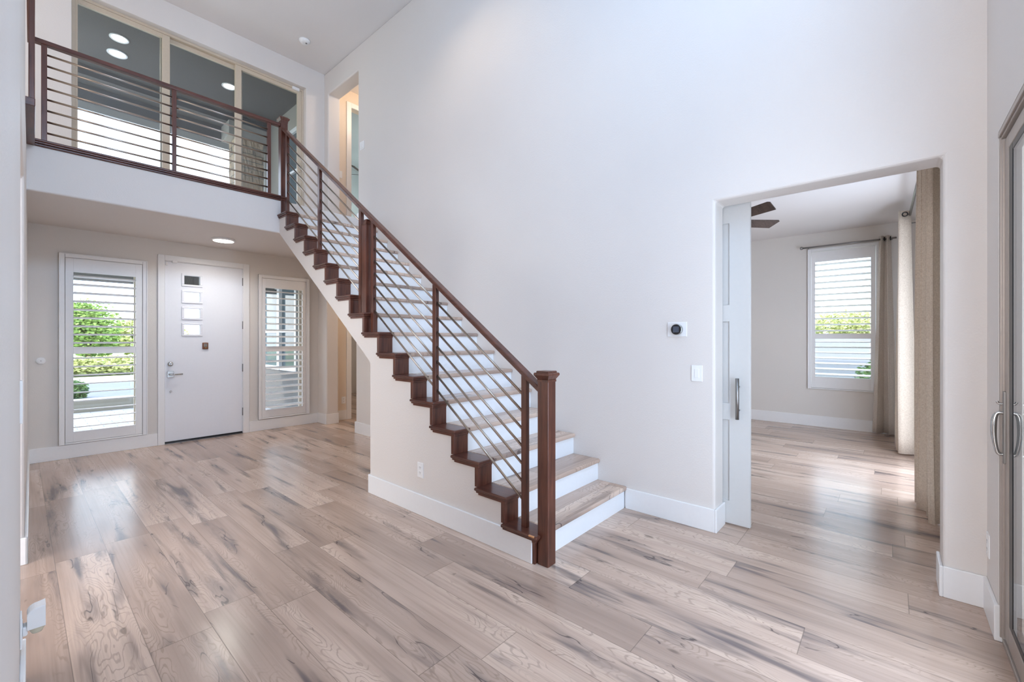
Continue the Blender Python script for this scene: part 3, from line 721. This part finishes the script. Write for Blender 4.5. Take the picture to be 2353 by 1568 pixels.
# wall plates.  nrm: outward direction of the wall ('-x', '-y', '+y')
def plate(name, kind, c, nrm, label, cat, group=None, wide=.072, tall=.117, gangs=1):
    t_ = thing(name, c, label, cat, group)
    x, y, z = c
    def pb(b, u0, u1, d0, d1_, z0, z1, bev):
        if nrm == '-x': return b.box(x - d1_, x - d0, y + u0, y + u1, z + z0, z + z1, bev)
        if nrm == '-y': return b.box(x + u0, x + u1, y - d1_, y - d0, z + z0, z + z1, bev)
        if nrm == '+y': return b.box(x + u0, x + u1, y + d0, y + d1_, z + z0, z + z1, bev)
    W = wide / 2
    pb(B(), -W, W, 0, .006, -tall / 2, tall / 2, .002).done('plate', 'plastic', t_)
    for g in range(gangs):
        u = (g - (gangs - 1) / 2) * .046
        if kind == 'switch':
            pb(B(), u - .017, u + .017, .004, .0085, -.033, .033, .002).done('rocker', 'plastic', t_)
        else:
            for zz in (-.02, .02):
                r_ = pb(B(), u - .016, u + .016, .005, .0075, zz - .014, zz + .014, .005).done('socket', 'plastic', t_)
                WM[r_.name] = Matrix.Translation(r_.location)
                s_ = B()
                for q in ((-.008, -.005), (.005, .008)): pb(s_, u + q[0], u + q[1], .007, .0078, zz - .002, zz + .007, 0)
                pb(s_, u - .002, u + .002, .007, .0078, zz - .010, zz - .006, 0)
                s_.done('slots', 'black', r_)
    return t_
plate('light_switch', 'switch', (WX, 1.071, 1.128), '-x', 'white rocker switch on the wall below the thermostat', 'switch', 'wall switches', .078)
plate('light_switch', 'switch', (WX, 5.745, 4.17), '-x', 'white double switch high on the wall beside the upstairs opening', 'switch', 'wall switches', .118, .117, 2)
plate('light_switch', 'switch', (3.593, 7.03, 4.17), '-y', 'white switch beside the upstairs hall door casing', 'switch', 'wall switches')
plate('wall_outlet', 'outlet', (SX, 2.781, .35), '-x', 'white outlet on the stair wall above the baseboard', 'outlet', 'wall outlets')
plate('wall_outlet', 'outlet', (3.655, 7.03, .335), '-y', 'white outlet under the stairs in the warm lit hall', 'outlet', 'wall outlets')
plate('wall_outlet', 'outlet', (3.21, RY, .345), '+y', 'white outlet near the sliding glass door at right edge', 'outlet', 'wall outlets')
# thermostat
th = thing('thermostat', (WX, 1.2145, 1.45), 'round black thermostat on white wall plate', 'thermostat')
B().box(WX - .006, WX, 1.142, 1.287, 1.397, 1.506, .002).done('plate', 'plastic', th)
B().lathe([(.041, 0), (.041, .022), (.0385, .026)], (WX - .006, 1.212, 1.45), (-1, 0, 0), 40).done('ring', 'chrome', th)
B().lathe([(.0375, 0), (.0375, .0035), (.034, .0045)], (WX - .031, 1.212, 1.45), (-1, 0, 0), 40).done('bezel', 'black', th)
B().box(WX - .0365, WX - .035, 1.190, 1.234, 1.428, 1.472, .0005).done('display', plain('thermostat_display', s2l(74, 80, 92), .2), th)
# door and loft contact sensors
cs = thing('contact_sensor', (1.36, DY - .02, 2.38), 'small white contact sensor at the top corner of the entry door', 'sensor', 'contact sensors')
B().box(1.335, 1.388, DY - .034, DY - .0201, 2.383, 2.415, .003).done('body', 'plastic', cs)
B().box(1.268, 1.290, DY - .010, DY + .004, 2.345, 2.385, .003).done('magnet', 'plastic', cs)
B().box(2.80, 2.905, FYL - .022, FYL + .012, 5.262, 5.305, .003).done('contact_sensor', 'plastic', label='small white sensor at the upper right of the loft glass door', cat='sensor', group='contact sensors')
# night light in an outlet on the near left wall
nl = thing('night_light', (gx(2.46) + .03, 2.46, .255), 'white plug-in night light on the near left wall', 'night light')
nx = gx(2.46)
B().box(nx + .006, nx + .02, 2.435, 2.485, .265, .30, .006).done('plug', 'plastic', nl)
nb_ = B(); prof = []
for i in range(7):
    a = math.pi / 2 * i / 6; prof.append((nx + .018 + .026 * (1 - math.cos(a)), .338 + .024 * math.sin(a)))
nb_.prism([(nx + .018, .285), (nx + .018, .338)] + prof + [(nx + .066, .366), (nx + .066, .285)], 'y', 2.43, 2.49, .003)
nb_.done('housing', 'plastic', nl)
B().lathe([(.004, -.026), (.014, -.022), (.02, -.01), (.021, .008)], (nx + .044, 2.46, .282), n=24).done('lens', M['clear'], nl)
plate('wall_outlet', 'outlet', (nx, 2.46, .285), '-x', 'white outlet behind the night light on the near left wall', 'outlet', 'wall outlets')
for o in [x for x in bpy.data.objects if x.get('label', '').startswith('white outlet behind')]:
    o.rotation_euler = (0, 0, R(180))
# barely seen switch plate edge on the near left wall
pe = thing('light_switch', (gx(2.5), 2.5, 1.14), 'white switch plate seen edge-on on the near left wall', 'switch', 'wall switches')
B().box(gx(2.5) - .001, gx(2.5) + .007, 2.46, 2.54, 1.06, 1.22, .002).done('plate', 'plastic', pe)

# ================================================================== CURTAINS, RODS, FAN IN THE SIDE ROOM
def curtain(name, axis, u0, u1, c, a_top, a_bot, nf, z0, z1, mat, label, spread=0.0, phase=0.0, grommets=True, slope=(0, 0)):
    """folded cloth; axis 'x': runs along X at Y=c, folds in Y"""
    t_ = thing(name, ((u0 + u1) / 2, c, z0) if axis == 'x' else (c, (u0 + u1) / 2, z0), label, 'curtain', 'linen curtains in the side room')
    b = B(); nu, nv = nf * 18, 14; rows = []
    rnd = [random.uniform(.75, 1.2) for _ in range(nf + 2)]
    for j in range(nv + 1):
        fz = j / nv; z = z1 + (z0 - z1) * fz; am = a_top + (a_bot - a_top) * fz; row = []
        for i in range(nu + 1):
            f = i / nu; ph = f * nf; k = rnd[int(ph)] * (1 - (ph % 1)) + rnd[int(ph) + 1] * (ph % 1)
            s_ = math.sin(2 * math.pi * ph + phase)
            d = am * k * (math.copysign(abs(s_) ** .75, s_)) + .012 * fz * math.sin(9 * f + 3 * fz) + (slope[0] + (slope[1] - slope[0]) * fz) * (f - .5)
            uu = u0 + (u1 - u0) * f + spread * fz * (f - .5) * (u1 - u0) + .35 * am * math.sin(4 * math.pi * ph + phase)
            row.append(b.bm.verts.new((uu, c + d, z) if axis == 'x' else (c + d, uu, z)))
        rows.append(row)
    for r0, r1 in zip(rows, rows[1:]):
        for i in range(nu):
            f_ = b.bm.faces.new((r0[i], r0[i + 1], r1[i + 1], r1[i])); f_.smooth = True
    o = b.done('cloth', mat, t_)
    sd = o.modifiers.new('thickness', 'SOLIDIFY'); sd.thickness = .004; sd.offset = 0
    if grommets:
        for k in range(nf * 2):
            f = (k + .5 - phase / math.pi) / (2 * nf) if phase else k / (2 * nf) + .0
            u = u0 + (u1 - u0) * min(max(f, .01), .99)
            ctr, ax = ((u, c, z1 - .045), (1, 0, 0)) if axis == 'x' else ((c, u, z1 - .045), (0, 1, 0))
            b = B(); ring = []
            q = Vector(ax).to_track_quat('Z', 'Y')
            nR = 20
            pts_ = [Vector(ctr) + q @ Vector((.024 * math.cos(2 * math.pi * i / nR), .024 * math.sin(2 * math.pi * i / nR), 0)) for i in range(nR + 1)]
            b.tube(pts_, .006, 8, caps=False); b.done('grommet', 'gasket', t_)
    return t_
curtain('curtain', 'x', 4.42, 5.02, -.222, .046, .056, 4, .02, 2.90, 'curtain', 'taupe linen curtain filling the right side of the doorway', .1, .3, slope=(.05, .085))
curtain('curtain', 'x', 6.90, 7.32, -.115, .055, .085, 3, .02, 2.90, 'curtain', 'taupe linen curtain hanging farther back with a visible grommet', .15, .9, slope=(.0, .05))
curtain('curtain', 'y', .005, .135, 8.20, .035, .055, 2, .02, 2.86, 'curtain_grey', 'narrow grey linen curtain beside the side room window', 1.1, .5)
def rodset(p0, p1, finials, wall, label):
    t_ = thing('curtain_rod', p0, label, 'curtain rod', 'curtain rods')
    B().tube([p0, p1], .0125, 14).done('pole', 'steel', t_)
    for p, d in finials:
        B().lathe([(.012, 0), (.02, .006), (.026, .02), (.022, .036), (.008, .044)], p, d, 20).done('finial', 'steel', t_)
    for a, b_ in wall: B().tube([a, b_], .007, 8).done('bracket', 'steel', t_)
    return t_
rodset((4.5, -.2, 2.855), (7.6, -.15, 2.855), [((7.6, -.15, 2.855), (1, 0, 0))], [((4.7, -.2, 2.855), (4.7, -.45, 2.855)), ((7.5, -.15, 2.855), (7.5, -.45, 2.855))], 'steel curtain rod running through the taupe curtains')
rodset((8.2, -.05, 2.815), (8.2, 1.06, 2.815), [((8.2, 1.06, 2.815), (0, 1, 0))], [((8.2, 1.0, 2.815), (8.3, 1.0, 2.815)), ((8.2, .0, 2.815), (8.3, .0, 2.815))], 'thin steel curtain rod above the side room window shutter')
def fan(name, c, ztop, R_, angs, label, w=.13):
    t_ = thing(name, c, label, 'ceiling fan', 'ceiling fans')
    x, y, z = c
    B().lathe([(.06, ztop - z), (.06, ztop - z - .03), (.02, ztop - z - .06), (.014, ztop - z - .06)], c, n=24).done('canopy', 'fan', t_)
    B().tube([(x, y, z + .1), (x, y, ztop - .02)], .013, 12).done('downrod', 'fan', t_)
    B().lathe([(.03, .13), (.085, .10), (.10, .05), (.10, -.01), (.075, -.04), (.02, -.05)], c, n=32).done('motor', 'fan', t_)
    for a in angs:
        b = B(); nn = 8
        pr = [(.10, -.032), (.22, -.060), (R_ - .02, -.070), (R_, -.054), (R_ - .035, .070), (.22, .060), (.10, .032)]
        b.prism([(p[0], p[1]) for p in pr], 'z', -.004, .004, .001)
        b.xf(Matrix.Translation(c) @ Matrix.Rotation(R(a), 4, 'Z') @ Matrix.Rotation(R(-20), 4, 'X'))
        b.done('blade', 'blade', t_)
    return t_
fan('ceiling_fan', (4.845, 1.382, 2.6), 3.05, .655, [-118.2, -44.3, 28, 100, 172], 'dark wood ceiling fan seen past the sliding door edge')
fan('ceiling_fan', (5.22, 9.05, 5.12), CZ, .6, [140, 212, 284, 356, 68], 'dark ceiling fan in the upstairs room through the hall door')

# ================================================================== OUTDOORS
B().box(-30, 30, 7.34, 60, -.30, -.06).done('ground_lawn', 'grass', kind=ST)
B().box(-4, 6.9, 7.34, 11.55, -.2, -.02).done('floor_porch', 'pavers', kind=ST)
B().box(-12, 12, 11.8, 14.0, -.2, -.03).done('ground_driveway', 'concrete', kind=ST)
B().box(-25, 25, 14.0, 18.9, -.2, -.04).done('ground_road', 'asphalt', kind=ST)
B().box(-25, 25, 18.9, 22.3, -.2, -.03).done('ground_sidewalk', 'concrete', kind=ST)
B().box(-4, 3.2, 11.55, 11.8, -.2, .22, .01).done('porch_ledge', 'ledge', label='low stucco ledge at the edge of the front porch', cat='wall')
def leafy(c, rad, n, size, dens=None):
    b = B()
    for _ in range(n):
        while True:
            p = Vector((random.uniform(-1, 1), random.uniform(-1, 1), random.uniform(-1, 1)))
            if p.length < random.uniform(.72, 1.0): break
        p = Vector((c[0] + p.x * rad[0], c[1] + p.y * rad[1], c[2] + p.z * rad[2]))
        q = Vector((random.gauss(0, 1), random.gauss(0, 1), random.gauss(0, 1))).to_track_quat('Z', 'Y')
        s_ = size * random.uniform(.6, 1.4)
        vs = [b.bm.verts.new(p + q @ Vector(v)) for v in ((-s_ * .5, 0, 0), (0, -s_ * .28, s_ * .1), (s_ * .6, 0, 0), (0, s_ * .28, s_ * .1))]
        b.bm.faces.new(vs)
    return b
def tree(name, x, y, h, rad, mat, n, size, label, cat, group=None, trunk=True, blobs=1):
    t_ = thing(name, (x, y, -.05), label, cat, group)
    b = B()
    for k in range(blobs):
        dx, dy, dz = (0, 0, 0) if k == 0 else (random.uniform(-.6, .6) * rad[0], random.uniform(-.5, .5) * rad[1], random.uniform(-.5, .35) * rad[2])
        s_ = 1 if k == 0 else .65
        c_ = leafy((x + dx, y + dy, h - rad[2] + dz), [r * s_ for r in rad], n // blobs, size)
        me_ = bpy.data.meshes.new('tmp'); c_.bm.to_mesh(me_); b.bm.from_mesh(me_); bpy.data.meshes.remove(me_); c_.bm.free()
    b.done('foliage', mat, t_)
    tk = B().tube([(x, y, -.06), (x + .05, y, (h - rad[2]) * .6), (x, y, h - rad[2] * .5)], .06, 8, radii=[.09 * h / 3, .07 * h / 3, .03 * h / 3]); tk.done('trunk', 'bark', t_)
    return t_
tree('tree', 1.95, 26.0, 3.2, (1.35, 1.2, 1.35), 'leaf1', 9000, .15, 'green tree across the road left in the sidelight', 'tree', 'street trees', blobs=4)
tree('tree', 5.2, 34.0, 2.6, (2.4, 1.6, 1.2), 'leaf2', 6000, .24, 'pale yellow-green tree across the road behind the green tree', 'tree', 'street trees', blobs=3)
tree('tree', .4, 30.0, 2.9, (1.8, 1.6, 1.3), 'leaf3', 6000, .22, 'deep green tree at the left end of the sidelight view', 'tree', 'street trees', blobs=3)
tree('tree', 9.5, 17.0, 5.5, (2.2, 2.0, 2.2), 'leaf1', 5000, .2, 'leafy tree seen through the entry door panes', 'tree', 'street trees', blobs=3)
tree('shrub', .93, 14.6, .42, (.22, .22, .26), 'leaf3', 1600, .055, 'small round shrub beyond the porch ledge', 'shrub')
hd = leafy((4.5, 23.4, .32), (9.0, .8, .42), 16000, .14)
hd.done('hedge', 'leaf2', label='low flowering hedge along the far side of the road', cat='hedge', kind='stuff')
# projecting wing of the house seen through the right sidelight
HWg = [(8.12, 9.86, .78, 2.42)]
B().wall('x', 3.33, 3.4, [7.34, 10.4, 8.12, 9.86], [-.1, 2.7, .78, 2.42], inh(HWg)).done('wall_wing', 'soffit', kind=ST)
wdw = thing('window_5', (3.36, 9.0, .78), kind=ST)
b = B()
for q in ((8.12, 8.19, .78, 2.42), (9.79, 9.86, .78, 2.42), (8.19, 9.79, .78, .85), (8.19, 9.79, 2.35, 2.42), (8.19, 9.79, 1.5, 1.56)): b.box(3.31, 3.38, q[0], q[1], q[2], q[3], .004)
b.box(3.30, 3.385, 8.86, 8.97, .78, 2.42, .004)
b.done('window_frame', 'trim', wdw); B().box(3.36, 3.37, 8.15, 9.83, .8, 2.4).done('window_pane', 'glass_dark', wdw)
# side yard beyond the shuttered side room window
B().box(8.45, 30, -15, 15, -.3, -.06).done('ground_side_yard', 'grass', kind=ST)
B().box(11.2, 11.4, -6, 7.0, -.1, 1.45).done('yard_wall', 'block', label='grey block yard wall outside the side room window', cat='wall')
tree('shrub', 12.3, .6, 2.05, (.7, 1.3, .42), 'leaf2', 6000, .065, 'pale leafy shrub above the grey yard wall', 'shrub')
tree('shrub', 10.4, .15, 1.05, (.35, .45, .5), 'leaf3', 2500, .06, 'dark shrub in front of the grey yard wall', 'shrub')
